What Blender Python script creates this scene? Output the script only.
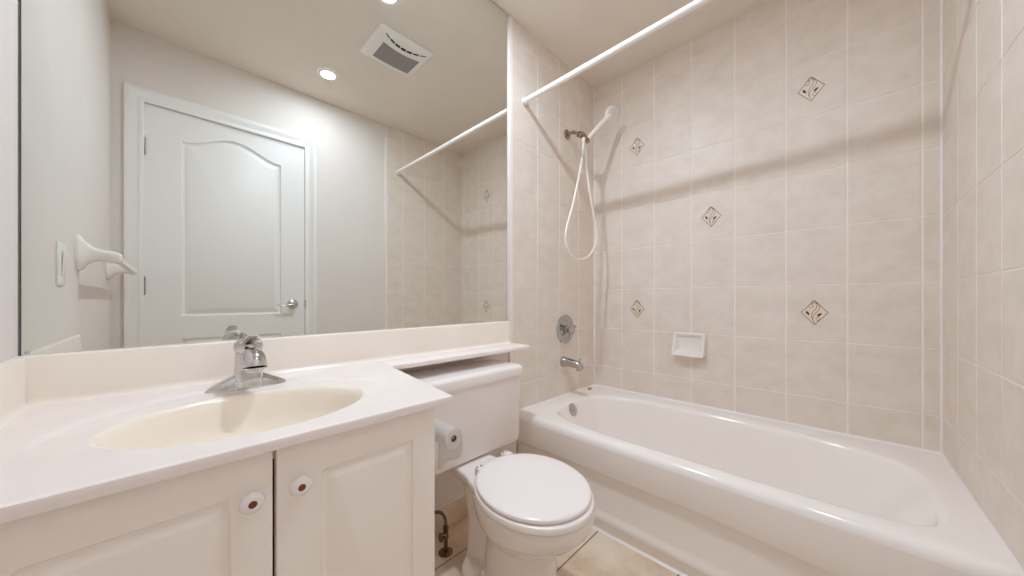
import bpy, bmesh, math, random
from mathutils import Vector, Matrix

# ------------------------------------------------------------------ camera, world, exposure
sc = bpy.context.scene
for o in list(bpy.data.objects):
    bpy.data.objects.remove(o, do_unlink=True)
COL = sc.collection
CAMZ = 0.945
cam_d = bpy.data.cameras.new('camera')
cam = bpy.data.objects.new('camera', cam_d)
COL.objects.link(cam)
cam.location = (-1.9816, -1.1661, CAMZ)
cam.rotation_euler = (math.radians(90), 0, -0.7974)
cam_d.sensor_width = 36
cam_d.lens = 333.19 / 1024 * 36
cam_d.shift_y = 12.05 / 1024
cam_d.clip_start = 0.01
sc.camera = cam

sc.view_settings.view_transform = 'Standard'
sc.view_settings.look = 'None'
sc.view_settings.gamma = 1
sc.view_settings.use_curve_mapping = False
sc.view_settings.exposure = 0.0
w = bpy.data.worlds.new('world')
sc.world = w
w.use_nodes = True
w.node_tree.nodes['Background'].inputs[0].default_value = (1, 0.95, 0.9, 1)
w.node_tree.nodes['Background'].inputs[1].default_value = 0.3
sc.cycles.max_bounces = 24
sc.cycles.diffuse_bounces = 16
sc.cycles.glossy_bounces = 12
sc.cycles.use_denoising = True
sc.cycles.sample_clamp_indirect = 8
LAMP_STRENGTH = 640.0          # the two downlights are the only light in the room
LAMP_COLOR = (0.76, 0.885, 1.03)

# ------------------------------------------------------------------ materials
def srgb(r, g, b):
    f = lambda c: (c / 255 / 12.92) if c / 255 <= 0.04045 else ((c / 255 + 0.055) / 1.055) ** 2.4
    return (f(r), f(g), f(b), 1)

def mat(name, col, rough=0.5, metal=0.0, spec=0.5, coat=0.0):
    m = bpy.data.materials.new(name); m.use_nodes = True
    b = m.node_tree.nodes['Principled BSDF']
    b.inputs['Base Color'].default_value = col
    b.inputs['Roughness'].default_value = rough
    b.inputs['Metallic'].default_value = metal
    b.inputs['Specular IOR Level'].default_value = spec
    if coat:
        b.inputs['Coat Weight'].default_value = coat
        b.inputs['Coat Roughness'].default_value = 0.05
    return m

def noise_mat(name, c1, c2, scale=6, rough=0.5, bump=0.0, bscale=80, detail=6, spec=0.5, stretch=(1, 1, 1), c3=None, lo=.35, hi=.65):
    m = mat(name, c1, rough, 0, spec)
    nt = m.node_tree; N = nt.nodes; L = nt.links
    b = N['Principled BSDF']
    tc = N.new('ShaderNodeTexCoord'); mp = N.new('ShaderNodeMapping')
    mp.inputs['Scale'].default_value = stretch
    L.new(tc.outputs['Object'], mp.inputs[0])
    n = N.new('ShaderNodeTexNoise'); n.inputs['Scale'].default_value = scale; n.inputs['Detail'].default_value = detail
    n.inputs['Roughness'].default_value = 0.65
    L.new(mp.outputs[0], n.inputs['Vector'])
    r = N.new('ShaderNodeValToRGB')
    r.color_ramp.elements[0].position = lo; r.color_ramp.elements[0].color = c1
    r.color_ramp.elements[1].position = hi; r.color_ramp.elements[1].color = c2
    if c3:
        e = r.color_ramp.elements.new((lo + hi) / 2); e.color = c3
    L.new(n.outputs[0], r.inputs[0]); L.new(r.outputs[0], b.inputs['Base Color'])
    if bump:
        n2 = N.new('ShaderNodeTexNoise'); n2.inputs['Scale'].default_value = bscale; n2.inputs['Detail'].default_value = 3
        L.new(mp.outputs[0], n2.inputs['Vector'])
        bp = N.new('ShaderNodeBump'); bp.inputs['Strength'].default_value = bump; bp.inputs['Distance'].default_value = 0.002
        L.new(n2.outputs[0], bp.inputs['Height']); L.new(bp.outputs[0], b.inputs['Normal'])
    return m

M = {}
M['paint'] = noise_mat('wall_paint', srgb(225, 217, 211), srgb(229, 221, 215), 3, 0.75, 0.08, 220)
M['ceiling'] = noise_mat('ceiling_paint', srgb(228, 219, 207), srgb(232, 223, 211), 3, 0.85, 0.1, 150)
M['tile'] = noise_mat('wall_tile', srgb(223, 211, 199), srgb(232, 222, 212), 9, 0.42, 0.03, 60, 8, 0.5, (1, 1, 1.5), srgb(228, 217, 206))
M['grout'] = mat('grout', srgb(241, 234, 226), 0.8)
M['bullnose'] = mat('tile_trim', srgb(240, 233, 227), 0.35)
M['floor_tile'] = noise_mat('floor_tile', srgb(208, 184, 158), srgb(233, 219, 201), 5, 0.35, 0.04, 50, 8, 0.5, (1, 1, 1), srgb(223, 205, 183))
M['floor_grout'] = mat('floor_grout', srgb(120, 88, 62), 0.9)
M['acrylic'] = mat('tub_enamel', srgb(245, 239, 234), 0.13, 0, 0.55)
M['marble'] = noise_mat('cultured_marble', srgb(236, 225, 219), srgb(240, 230, 224), 5, 0.2, 0, 1, 3, 0.5)
M['splash'] = noise_mat('warm_marble', srgb(240, 230, 218), srgb(243, 234, 223), 5, 0.22, 0, 1, 3, 0.5)
M['basin'] = mat('basin_marble', srgb(241, 230, 215), 0.18)
M['cabinet'] = noise_mat('cabinet_laminate', srgb(247, 239, 231), srgb(249, 242, 234), 6, 0.42, 0.02, 40)
M['cab_dark'] = mat('cabinet_inside', srgb(96, 58, 38), 0.8)
M['porcelain'] = mat('porcelain', srgb(237, 230, 225), 0.08, 0, 0.5)
M['seat'] = mat('seat_plastic', srgb(240, 233, 229), 0.22)
M['chrome'] = mat('chrome', (0.62, 0.61, 0.605, 1), 0.07, 1.0)
M['chrome_bath'] = mat('bath_chrome', (0.52, 0.51, 0.50, 1), 0.14, 1.0)
M['brown_chrome'] = mat('chrome_brown_tint', (0.42, 0.34, 0.285, 1), 0.16, 1.0)  # chrome with the brown of its surroundings mixed into the base colour
M['dark_brown'] = mat('metal_dark_brown', (0.22, 0.15, 0.10, 1), 0.25, 1.0)  # dark brown reflections of the surroundings put into the metal's colour
M['nickel'] = mat('satin_nickel', (0.55, 0.53, 0.5, 1), 0.3, 1.0)
M['white_plastic'] = mat('white_plastic', srgb(240, 236, 231), 0.3)
M['hose'] = mat('white_hose', srgb(238, 231, 222), 0.35)
M['grey_plastic'] = mat('grey_nozzles', srgb(165, 158, 150), 0.5)
M['door'] = mat('door_paint', srgb(236, 233, 230), 0.42)
M['mirror'] = mat('mirror_silver', (0.80, 0.81, 0.775, 1), 0.0, 1.0)
M['mirror_edge'] = mat('mirror_edge', srgb(70, 72, 62), 0.4)
M['knob_white'] = mat('knob_ceramic', srgb(240, 236, 234), 0.15)
M['knob_brown'] = mat('knob_centre', srgb(120, 52, 26), 0.3)
M['paper'] = mat('tissue', srgb(243, 240, 238), 0.95, 0, 0.1)
_t = M['paper'].node_tree; _b = _t.nodes['Principled BSDF']; _tr = _t.nodes.new('ShaderNodeBsdfTranslucent'); _mx = _t.nodes.new('ShaderNodeMixShader')
_tr.inputs[0].default_value = srgb(243, 240, 238); _mx.inputs[0].default_value = .55
_t.links.new(_b.outputs[0], _mx.inputs[1]); _t.links.new(_tr.outputs[0], _mx.inputs[2]); _t.links.new(_mx.outputs[0], _t.nodes['Material Output'].inputs[0])
M['core'] = mat('cardboard', srgb(120, 104, 90), 0.9)
M['caulk'] = mat('caulk', srgb(238, 232, 228), 0.4)
M['dark'] = mat('dark_slot', srgb(28, 26, 26), 0.8)
M['fan_grille'] = noise_mat('fan_mesh', srgb(138, 130, 130), srgb(160, 152, 150), 300, 0.7)
M['red'] = mat('red_dot', srgb(90, 8, 40), 0.3)
M['accent_bg'] = noise_mat('accent_cream', srgb(238, 219, 194), srgb(228, 214, 203), 14, 0.3)
M['accent_line'] = mat('accent_brown', srgb(88, 66, 50), 0.4)
M['accent_rust'] = mat('accent_rust', srgb(70, 38, 26), 0.4)
M['yellow'] = mat('amber_lump', srgb(196, 146, 52), 0.45)
M['lens'] = bpy.data.materials.new('lamp_lens'); M['lens'].use_nodes = True
_n = M['lens'].node_tree; _n.nodes.remove(_n.nodes['Principled BSDF'])
_e = _n.nodes.new('ShaderNodeEmission'); _e.inputs[0].default_value = (*LAMP_COLOR, 1); _e.inputs[1].default_value = LAMP_STRENGTH * 1.55
_n.links.new(_e.outputs[0], _n.nodes['Material Output'].inputs[0])
M['lens_dimmed'] = M['lens'].copy()          # same lamp by the door, dimmed so it doesn't blow out the wall
M['lens_dimmed'].node_tree.nodes['Emission'].inputs[1].default_value = LAMP_STRENGTH * 0.52

# ------------------------------------------------------------------ object helpers
BASE = {}
def finish(bm, name, mats, parent=None, base=None, smooth=False, angle=40, bevel=0, bseg=2, recalc=True):
    if recalc:
        bmesh.ops.recalc_face_normals(bm, faces=bm.faces[:])
    if parent is not None:
        base = BASE[parent.name]
    base = Vector(base or (0, 0, 0))
    bmesh.ops.translate(bm, verts=bm.verts[:], vec=-base)
    me = bpy.data.meshes.new(name)
    bm.to_mesh(me); bm.free()
    if not isinstance(mats, (list, tuple)): mats = [mats]
    for m in mats: me.materials.append(M[m])
    o = bpy.data.objects.new(name, me); COL.objects.link(o)
    BASE[o.name] = base
    if parent is not None: o.parent = parent
    else: o.location = base
    if bevel:
        b = o.modifiers.new('bevel', 'BEVEL'); b.width = bevel; b.segments = bseg; b.limit_method = 'ANGLE'; b.angle_limit = math.radians(40)
        b.harden_normals = False
        smooth = True
    if smooth:
        for p in me.polygons: p.use_smooth = True
        me.set_sharp_from_angle(angle=math.radians(angle))
    return o

def tag(o, label, cat, group=None):
    o['label'] = label; o['category'] = cat
    if group: o['group'] = group
    return o

def thing(name, label, cat, loc, group=None):
    o = bpy.data.objects.new(name, None); COL.objects.link(o)
    o.empty_display_size = 0.05
    o.location = loc; BASE[o.name] = Vector(loc)
    return tag(o, label, cat, group)

def struct(o):
    o['kind'] = 'structure'; return o

def box(bm, x0, x1, y0, y1, z0, z1, mi=0):
    vs = [bm.verts.new((x, y, z)) for x in (x0, x1) for y in (y0, y1) for z in (z0, z1)]
    for f in ((0, 1, 3, 2), (4, 6, 7, 5), (0, 4, 5, 1), (2, 3, 7, 6), (0, 2, 6, 4), (1, 5, 7, 3)):
        fc = bm.faces.new([vs[i] for i in f]); fc.material_index = mi
    return vs

def loft(bm, rings, cap0=True, cap1=True, mi=0, closed=True):
    R = [[bm.verts.new(p) for p in r] for r in rings]
    n = len(R[0])
    for a, b in zip(R, R[1:]):
        for i in range(n if closed else n - 1):
            j = (i + 1) % n
            f = bm.faces.new((a[i], a[j], b[j], b[i])); f.material_index = mi
    if cap0:
        f = bm.faces.new(R[0][::-1]); f.material_index = mi
    if cap1:
        f = bm.faces.new(R[-1]); f.material_index = mi
    return R

def frame(d):
    d = Vector(d).normalized()
    up = Vector((0, 0, 1)) if abs(d.z) < 0.95 else Vector((0, 1, 0))
    a = d.cross(up).normalized(); b = a.cross(d).normalized()
    return a, b, d

def lathe(bm, c, axis, prof, n=32, mi=0, cap0=True, cap1=True):
    """prof: list of (distance along axis, radius)"""
    a, b, d = frame(axis); c = Vector(c)
    rings = []
    for t, r in prof:
        rings.append([c + d * t + (a * math.cos(2 * math.pi * k / n) + b * math.sin(2 * math.pi * k / n)) * max(r, 1e-4) for k in range(n)])
    return loft(bm, rings, cap0, cap1, mi)

def catmull(P, n=8):
    P = [Vector(p) for p in P]; out = []
    Q = [P[0] * 2 - P[1]] + P + [P[-1] * 2 - P[-2]]
    for i in range(1, len(Q) - 2):
        for k in range(n):
            t = k / n
            p0, p1, p2, p3 = Q[i - 1:i + 3]
            out.append(0.5 * ((2 * p1) + (p2 - p0) * t + (2 * p0 - 5 * p1 + 4 * p2 - p3) * t * t + (3 * p1 - p0 - 3 * p2 + p3) * t ** 3))
    out.append(P[-1]); return out

def tube(bm, pts, r, n=14, mi=0, sy=1.0):
    pts = [Vector(p) for p in pts]
    rr = r if isinstance(r, (list, tuple)) else [r] * len(pts)
    rings = []; a = None
    for i, p in enumerate(pts):
        d = (pts[min(i + 1, len(pts) - 1)] - pts[max(i - 1, 0)]).normalized()
        if a is None: a, b, _ = frame(d)
        else:
            a = (a - d * a.dot(d)).normalized(); b = a.cross(d).normalized()
        rings.append([p + (a * math.cos(2 * math.pi * k / n) + b * sy * math.sin(2 * math.pi * k / n)) * rr[i] for k in range(n)])
    return loft(bm, rings, True, True, mi)

def sell(cx, cy, a, b, z, n=64, e=2.0, ph=0.0):
    out = []
    for k in range(n):
        t = 2 * math.pi * k / n + ph
        c, s = math.cos(t), math.sin(t)
        out.append(Vector((cx + a * math.copysign(abs(c) ** (2 / e), c), cy + b * math.copysign(abs(s) ** (2 / e), s), z)))
    return out

def ray_rect(cx, cy, dx, dy, x0, x1, y0, y1):
    t = 1e9
    if dx > 1e-9: t = min(t, (x1 - cx) / dx)
    if dx < -1e-9: t = min(t, (x0 - cx) / dx)
    if dy > 1e-9: t = min(t, (y1 - cy) / dy)
    if dy < -1e-9: t = min(t, (y0 - cy) / dy)
    return cx + dx * t, cy + dy * t

def rect_angles(cx, cy, rect, n):
    """n evenly spread directions plus the exact corner directions"""
    x0, x1, y0, y1 = rect
    cor = [math.atan2(y - cy, x - cx) % (2 * math.pi) for x in (x0, x1) for y in (y0, y1)]
    ang = [2 * math.pi * k / n for k in range(n)]
    for c in cor:
        j = min(range(n), key=lambda k: abs((ang[k] - c + math.pi) % (2 * math.pi) - math.pi))
        ang[j] = c
    return sorted(ang)

# ------------------------------------------------------------------ the room
XD = -2.194      # left wall
YC = -1.443      # wall opposite the mirror (tile face)
CEIL = 2.359
RIM = 0.378
ROWS = [0.017, 0.266, 0.515, 0.764, 1.013, 1.261, 1.510, 1.759, 2.008, 2.257, CEIL]
VG, HG = 0.0030, 0.0016     # half widths of the joints

def tile_field(bm, P, ulines, vlines, mt=1, mg=2, depth=0.0016, vmin=None, vg=VG, hg=HG):
    """P(u, v, d): point on the wall, d metres in front of the tile face. tiles get a tiny bevel down to the joint"""
    def quad(pts, mi):
        f = bm.faces.new([bm.verts.new(p) for p in pts]); f.material_index = mi
    u0, u1 = min(ulines), max(ulines); v0, v1 = min(vlines), max(vlines)
    quad([P(u0, v0, -depth), P(u1, v0, -depth), P(u1, v1, -depth), P(u0, v1, -depth)], mg)
    us = sorted(ulines); vs = sorted(vlines); e = 0.0015
    for i in range(len(us) - 1):
        for j in range(len(vs) - 1):
            a, b, c, d = us[i] + vg, us[i + 1] - vg, vs[j] + hg, vs[j + 1] - hg
            if b - a < 0.004 or d - c < 0.004: continue
            o = [bm.verts.new(P(*q, -depth)) for q in ((a, c), (b, c), (b, d), (a, d))]
            n = [bm.verts.new(P(*q, 0)) for q in ((a + e, c + e), (b - e, c + e), (b - e, d - e), (a + e, d - e))]
            f = bm.faces.new(n); f.material_index = mt
            for k in range(4):
                f = bm.faces.new((o[k], o[(k + 1) % 4], n[(k + 1) % 4], n[k])); f.material_index = mt

T = 0.1
# wall with the mirror, valve and spout
bm = bmesh.new()
box(bm, XD - T, T, 0.008, 0.008 + T, 0, CEIL, 0)
PA = lambda u, v, d: Vector((u, -d, v))
A_COL = [-0.789, -0.589, -0.389, -0.189, 0.0]
rows_up = [r for r in ROWS if r > 0.3]
tile_field(bm, PA, A_COL, [0.266] + rows_up)
tile_field(bm, PA, [-0.989, -0.789, -0.766], [0.103, 0.266, 0.36])
box(bm, -0.804, -0.7845, -0.0022, 0.008, 0.36, CEIL, 3)
box(bm, -0.789, 0.0, 0.0017, 0.0085, 0.2, CEIL, 2)
struct(finish(bm, 'wall_back', ['paint', 'tile', 'grout', 'bullnose'], recalc=False))
# long tiled wall beside the tub
bm = bmesh.new()
box(bm, 0.0017, T, YC - T, 0.0017, 0, CEIL, 0)
PB = lambda u, v, d: Vector((-d, -u, v))
B_COL = [0.0] + [0.196 + 0.2 * k for k in range(7)] + [-YC]
tile_field(bm, PB, B_COL, [0.266] + rows_up)
wall_right = struct(finish(bm, 'wall_right', ['paint', 'tile', 'grout'], recalc=False))
# wall opposite the mirror with the door opening
DX0, DX1, DTOP = -2.083, -1.337, 1.992
bm = bmesh.new()
yf = YC - 0.008
box(bm, XD - T, DX0, yf - T, yf, 0, CEIL, 0)
box(bm, DX1, T, yf - T, yf, 0, CEIL, 0)
box(bm, DX0, DX1, yf - T, yf, DTOP, CEIL, 0)
PC = lambda u, v, d: Vector((-u, YC + d, v))
tile_field(bm, PC, [0.0, 0.2162, 0.4162, 0.6162, 0.758], [0.266] + rows_up)
box(bm, -0.772, -0.758, YC - 0.008, YC + 0.0015, 0.36, CEIL, 3)
box(bm, -0.758, 0.0, YC - 0.0085, YC - 0.0017, 0.2, CEIL, 2)
struct(finish(bm, 'wall_front', ['paint', 'tile', 'grout', 'bullnose'], recalc=False))
# left wall
bm = bmesh.new(); box(bm, XD - T, XD, YC - 0.008 - T, 0.008 + T, 0, CEIL)
struct(finish(bm, 'wall_left', 'paint'))
bm = bmesh.new(); box(bm, XD - T, T, YC - 0.008 - T, 0.008 + T, CEIL, CEIL + T)
struct(finish(bm, 'ceiling', 'ceiling'))
# floor tiles
bm = bmesh.new()
box(bm, XD - T, T, YC - 0.108, 0.108, -0.1, -0.0017, 1)
PF = lambda u, v, d: Vector((u, v, d))
tile_field(bm, PF, [XD] + [-1.065 + 0.31 * k for k in range(-3, 4)], [YC - 0.008] + [-0.155 - 0.31 * k for k in range(4)] + [0.008], 0, 1, vg=0.0022, hg=0.0022)
struct(finish(bm, 'floor', ['floor_tile', 'floor_grout'], recalc=False))
# baseboard of floor tile behind the toilet
bm = bmesh.new()
for a, b in ((-1.578, -1.378), (-1.374, -1.0665), (-1.0625, -0.80)):
    box(bm, a, b, -0.009, 0.0079, 0.003, 0.098, 0)
box(bm, -1.578, -0.80, -0.006, 0.0079, 0.0, 0.098, 1)
box(bm, -1.578, -0.80, -0.010, 0.0079, 0.098, 0.104, 2)
struct(finish(bm, 'baseboard_back', ['floor_tile', 'floor_grout', 'grout']))
# white corner joints between tiled walls
def corner_caulk(x, y, sx, sy):
    bm = bmesh.new()
    r = 0.0055
    ring = lambda z: [Vector((x, y, z)), Vector((x + sx * r, y, z)), Vector((x + sx * r * .35, y + sy * r * .35, z)), Vector((x, y + sy * r, z))]
    loft(bm, [ring(RIM), ring(CEIL)])
    return bm
struct(finish(corner_caulk(0, 0, -1, -1), 'trim_1', 'caulk'))
struct(finish(corner_caulk(0, YC, -1, 1), 'trim_2', 'caulk'))

# decorated diamond tiles set into the long wall (front faces a hair proud of the tile)
def accent(yc, zc):
    h, hv = 0.046, 0.056
    bm = bmesh.new()
    def P(s, t, d): return Vector((-d, yc - s * h, zc + t * hv))
    def poly(pts, d0, d1, mi):
        a = [bm.verts.new(P(s, t, d0)) for s, t in pts]; b = [bm.verts.new(P(s, t, d1)) for s, t in pts]
        f = bm.faces.new(b); f.material_index = mi
        for k in range(len(pts)):
            f = bm.faces.new((a[k], a[(k + 1) % len(pts)], b[(k + 1) % len(pts)], b[k])); f.material_index = mi
    def strip(pts, wd, mi, closed=False):
        pts = [Vector((*p, 0)) for p in pts]; n = len(pts)
        for k in range(n if closed else n - 1):
            p, q = pts[k], pts[(k + 1) % n]; t = (q - p)
            nn = Vector((-t.y, t.x, 0)).normalized() * wd; e = t.normalized() * wd * .5
            poly([((p - e) + nn).xy[:], ((p - e) - nn).xy[:], ((q + e) - nn).xy[:], ((q + e) + nn).xy[:]], 0.0008, 0.0013, mi)
    poly([(-1, 0), (0, -1), (1, 0), (0, 1)], -0.001, 0.0008, 0)
    strip([(-.96, 0), (0, -.96), (.96, 0), (0, .96)], .02, 1, True)
    s1 = [(0.02, .86), (.16, .62), (.14, .35), (-.08, .08), (-.2, -.2), (-.15, -.5), (.02, -.84)]
    s2 = [(.1, .8), (.36, .5), (.34, .22), (.1, -.02), (-.1, -.3), (-.12, -.6)]
    for s in (s1, s2): strip([p.xy[:] for p in catmull([(*q, 0) for q in s], 4)], .016, 1)
    for cx, cy, r in ((-.26, .52, .15), (-.12, .78, .1), (.24, -.5, .13)):
        strip([(cx + r * math.cos(a * .628), cy + r * math.sin(a * .628)) for a in range(10)], .014, 1, True)
    for cx, cy, an in ((-.48, -.06, -.9), (.36, -.16, .6)):
        leaf = []
        for k in range(12):
            t = 2 * math.pi * k / 12
            x, y = .2 * math.cos(t), .085 * math.sin(t) * (1 - .3 * math.cos(t))
            leaf.append((cx + x * math.cos(an) - y * math.sin(an), cy + x * math.sin(an) + y * math.cos(an)))
        poly(leaf, .0008, .0014, 2)
    return finish(bm, 'diamond_inset', ['accent_bg', 'accent_line', 'accent_rust'], wall_right)
for yc, zc in ((-.295, 1.878), (-1.083, 1.880), (-.693, 1.383), (-.295, .891), (-1.094, .890)):
    accent(yc, zc)

# ------------------------------------------------------------------ door opposite the mirror (seen in it)
def panel_relief(bm, X0, X1, Y, Z0, Z1, panels, face, depth=0.008, mi=0, n=24):
    """slab X0..X1 x Z0..Z1, front plane at y=Y looking along +face; panels: list of closed outlines [(x,z)]"""
    pass

d = struct(bpy.data.objects.new('door_1', None)); COL.objects.link(d); d.location = ((DX0 + DX1) / 2, yf, 0); BASE['door_1'] = Vector(d.location)
bm = bmesh.new()
YD = YC - 0.012                                   # face of the leaf
def arch_top(x, x0, x1, zs, rise):
    t = (x - x0) / (x1 - x0)
    return zs + rise * (0.5 - 0.5 * math.cos(2 * math.pi * t)) ** 1.0
def outline(x0, x1, z0, zs, rise, ins=0, n=28):
    a, b = x0 + ins, x1 - ins
    pts = [(a, z0 + ins), (b, z0 + ins)]
    for k in range(n + 1):
        x = b + (a - b) * k / n
        pts.append((x, arch_top(x, a, b, zs - ins, rise)))
    return pts
LX0, LX1, LZ0, LZ1 = DX0 + 0.003, DX1 - 0.003, 0.012, DTOP - 0.004
PX0, PX1 = -1.940, -1.474
ups = (PX0, PX1, 0.855, 1.832, 0.075); lows = (PX0, PX1, 0.20, 0.728, 0.0)
def ring_y(o, y): return [Vector((x, y, z)) for x, z in o]
def relief_panel(bm, args, y, s, mi=0):
    """moulded raised panel: groove then field. s = outward direction along y"""
    n = 28
    rs = [ring_y(outline(*args, 0, n), y), ring_y(outline(*args, .006, n), y - s * .008), ring_y(outline(*args, .014, n), y - s * .0105),
          ring_y(outline(*args, .036, n), y - s * .002), ring_y(outline(*args, .042, n), y)]
    loft(bm, rs, False, True, mi)
for a in (ups, lows): relief_panel(bm, a, YD, 1)
def cell(bm, x0, x1, z0, z1, y):
    f = bm.faces.new([bm.verts.new(p) for p in ((x0, y, z0), (x1, y, z0), (x1, y, z1), (x0, y, z1))])
cell(bm, LX0, PX0, LZ0, LZ1, YD); cell(bm, PX1, LX1, LZ0, LZ1, YD)
cell(bm, PX0, PX1, LZ0, lows[2], YD); cell(bm, PX0, PX1, lows[3], ups[2], YD)
top = outline(*ups)[2:]
for (xa, za), (xb, zb) in zip(top, top[1:]):
    bm.faces.new([bm.verts.new(p) for p in ((xa, YD, za), (xb, YD, zb), (xb, YD, LZ1), (xa, YD, LZ1))])
bmesh.ops.remove_doubles(bm, verts=bm.verts[:], dist=1e-5)
box(bm, LX0, LX1, YD - 0.035, YD - 0.0125, LZ0, LZ1)
for (x0, x1, z0, z1) in ((LX0, LX1, LZ0, LZ0 + .001), (LX0, LX1, LZ1 - .001, LZ1), (LX0, LX0 + .001, LZ0, LZ1), (LX1 - .001, LX1, LZ0, LZ1)):
    box(bm, x0, x1, YD - .013, YD - .0002, z0, z1)
finish(bm, 'leaf', 'door', d, smooth=True, angle=25)
# jamb and dark gap behind it
bm = bmesh.new()
box(bm, DX0 - .0, DX0 + .002, yf - .1, yf + .004, 0, DTOP); box(bm, DX1 - .002, DX1, yf - .1, yf + .004, 0, DTOP); box(bm, DX0, DX1, yf - .1, yf + .004, DTOP - .002, DTOP)
box(bm, DX0, DX1, yf - .1, yf - .06, 0, DTOP)
finish(bm, 'jamb', 'door', d)
# casing with a stepped profile
bm = bmesh.new()
prof = [(0.0, 0.0), (0.0, 0.010), (0.006, 0.013), (0.016, 0.013), (0.022, 0.010), (0.040, 0.013), (0.050, 0.019), (0.058, 0.020), (0.068, 0.018), (0.070, 0.012), (0.070, 0.0)]
def casing_ring(side):
    out = []
    for q, h in prof:
        if side == 0: out.append(Vector((DX0 - q + .003, yf + h, 0)))
        if side == 1: out.append(Vector((DX0 - q + .003, yf + h, DTOP + q - .003)))
        if side == 2: out.append(Vector((DX1 + q - .003, yf + h, DTOP + q - .003)))
        if side == 3: out.append(Vector((DX1 + q - .003, yf + h, 0)))
    return out
loft(bm, [casing_ring(k) for k in range(4)], True, True)
finish(bm, 'casing', 'door', d, smooth=True, angle=30)
for z in (1.76, 1.02, .25):
    bm = bmesh.new()
    for k in range(5):
        lathe(bm, (DX0 + .002, YD + .006, z + .0185 * (k - 2.5)), (0, 0, 1), [(0, .006), (.001, .0076), (.0168, .0076), (.0178, .006)], 12)
    lathe(bm, (DX0 + .002, YD + .006, z - .052), (0, 0, 1), [(0, .002), (.003, .0045), (.006, .003), (.1, .003), (.103, .0045), (.106, .002)], 10)
    finish(bm, 'hinge', 'chrome_bath', d, smooth=True)
bm = bmesh.new(); hx, hz = -1.409, .917
lathe(bm, (hx, YD, hz), (0, 1, 0), [(0, .031), (.004, .031), (.008, .026), (.012, .014), (.034, .0125), (.04, .014), (.052, .014), (.056, .010)], 28)
tube(bm, catmull([(hx, YD + .046, hz), (hx - .03, YD + .05, hz - .004), (hx - .055, YD + .05, hz - .012), (hx - .08, YD + .049, hz - .006), (hx - .098, YD + .047, hz + .004)], 5),
     [.0105 - .006 * k / 20 for k in range(21)], 12, 0, .7)
finish(bm, 'handle', 'nickel', d, smooth=True)
bm = bmesh.new(); box(bm, DX1 - .0025, DX1 + .006, yf - .01, yf + .012, hz - .03, hz + .03)
finish(bm, 'strike_plate', 'brown_chrome', d)

# ------------------------------------------------------------------ mirror
MX0, MX1, MZ0, MZ1 = -2.190, -0.825, 0.838, CEIL - 0.006
mir = thing('wall_mirror', 'large frameless wall mirror over the vanity reflecting the white door', 'mirror', ((MX0 + MX1) / 2, 0.004, MZ0))
bm = bmesh.new(); f = None
box(bm, MX0, MX1, 0.0015, 0.0078, MZ0, MZ1, 1)
q = bm.faces.new([bm.verts.new(p) for p in ((MX0, 0, MZ0), (MX1, 0, MZ0), (MX1, 0, MZ1), (MX0, 0, MZ1))]); q.material_index = 0
e = 0.0025
vo = [bm.verts.new(p) for p in ((MX0 - e * .6, 0.0016, MZ0 - .001), (MX1 + e, 0.0016, MZ0 - .001), (MX1 + e, 0.0016, MZ1 + e), (MX0 - e * .6, 0.0016, MZ1 + e))]
vi = list(q.verts)
for k in range(4):
    g = bm.faces.new((vo[k], vo[(k + 1) % 4], vi[(k + 1) % 4], vi[k])); g.material_index = 1
def level(b):
    for v in b.verts:
        if .8 < v.co.z < 1: v.co.z += (v.co.x + 1.45) * .0060
level(bm)
finish(bm, 'glass', ['mirror', 'mirror_edge'], mir)
bm = bmesh.new(); lathe(bm, (MX0 + .007, -.003, MZ0 + .001), (0, 1, 0), [(0, .0015), (.001, .003), (.002, .0035), (.003, .0035)], 16)
finish(bm, 'clip', 'nickel', mir, smooth=True)

# ------------------------------------------------------------------ vanity top with the moulded basin
CT = 0.735; CF = -0.56; CR = -1.545; LD = -0.148; LX = -0.812
top_t = thing('basin_counter', 'cream moulded vanity top with oval basin and narrow shelf over the toilet', 'countertop', (-1.87, -.3, CT - .024))
bcx, bcy, ba, bb = -1.866, -0.352, 0.200, 0.156
rect = (XD + .001, CR, CF, -0.0005)
ang = rect_angles(bcx, bcy, rect, 144)
NB = len(ang)
def ell(a, b, z): return [Vector((bcx + a * math.cos(t), bcy + b * math.sin(t), z)) for t in ang]
def radial(f, z, k0=1.0):
    """ring a fraction f of the way from the basin lip to the rim rectangle"""
    out = []
    for t in ang:
        c, s = math.cos(t), math.sin(t)
        ex, ey = bcx + (ba + .003) * c, bcy + (bb + .003) * s
        L_ = math.hypot(c, s)
        rx, ry = ray_rect(bcx, bcy, c, s, *rect)
        rx = min(rx, rect[1] - .006); ry = max(ry, rect[2] + .006)
        out.append(Vector((ex + (rx - ex) * f, ey + (ry - ey) * f, z(ex + (rx - ex) * f, ey + (ry - ey) * f) if callable(z) else z)))
    return out
def ctop(x, y):
    # shallow dished field with a soft step along its back arc
    r = math.hypot((x - bcx) / .262, (y - bcy) / .25)
    st = max(0, min(1, (r - .965) / .05)); st = st * st * (3 - 2 * st)
    back = max(0, min(1, (y - bcy + .12) / .2)); back = back * back * (3 - 2 * back)
    return CT - 0.005 * (1 - st) * back
SL = .139             # the right end of the top is cut at a slight slant
def slant(rings):
    for r in rings:
        for p in r:
            w_ = max(0, min(1, (p.x - (bcx + ba + .02)) / (CR - bcx - ba - .02)))
            p.x += SL * (p.y - CF) * w_
    return rings
def inset_rect(dx, z):
    r2 = (rect[0], rect[1] - dx, rect[2] + dx, rect[3])
    out = []
    for t in ang:
        px, py = ray_rect(bcx, bcy, math.cos(t), math.sin(t), *rect)
        if py > LD: out.append(Vector((px, py, max(z, CT - .0001) if z > CT - .02 else z)))
        else: out.append(Vector((min(px, r2[1]), max(py, r2[2]), z)))
    return out
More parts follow.
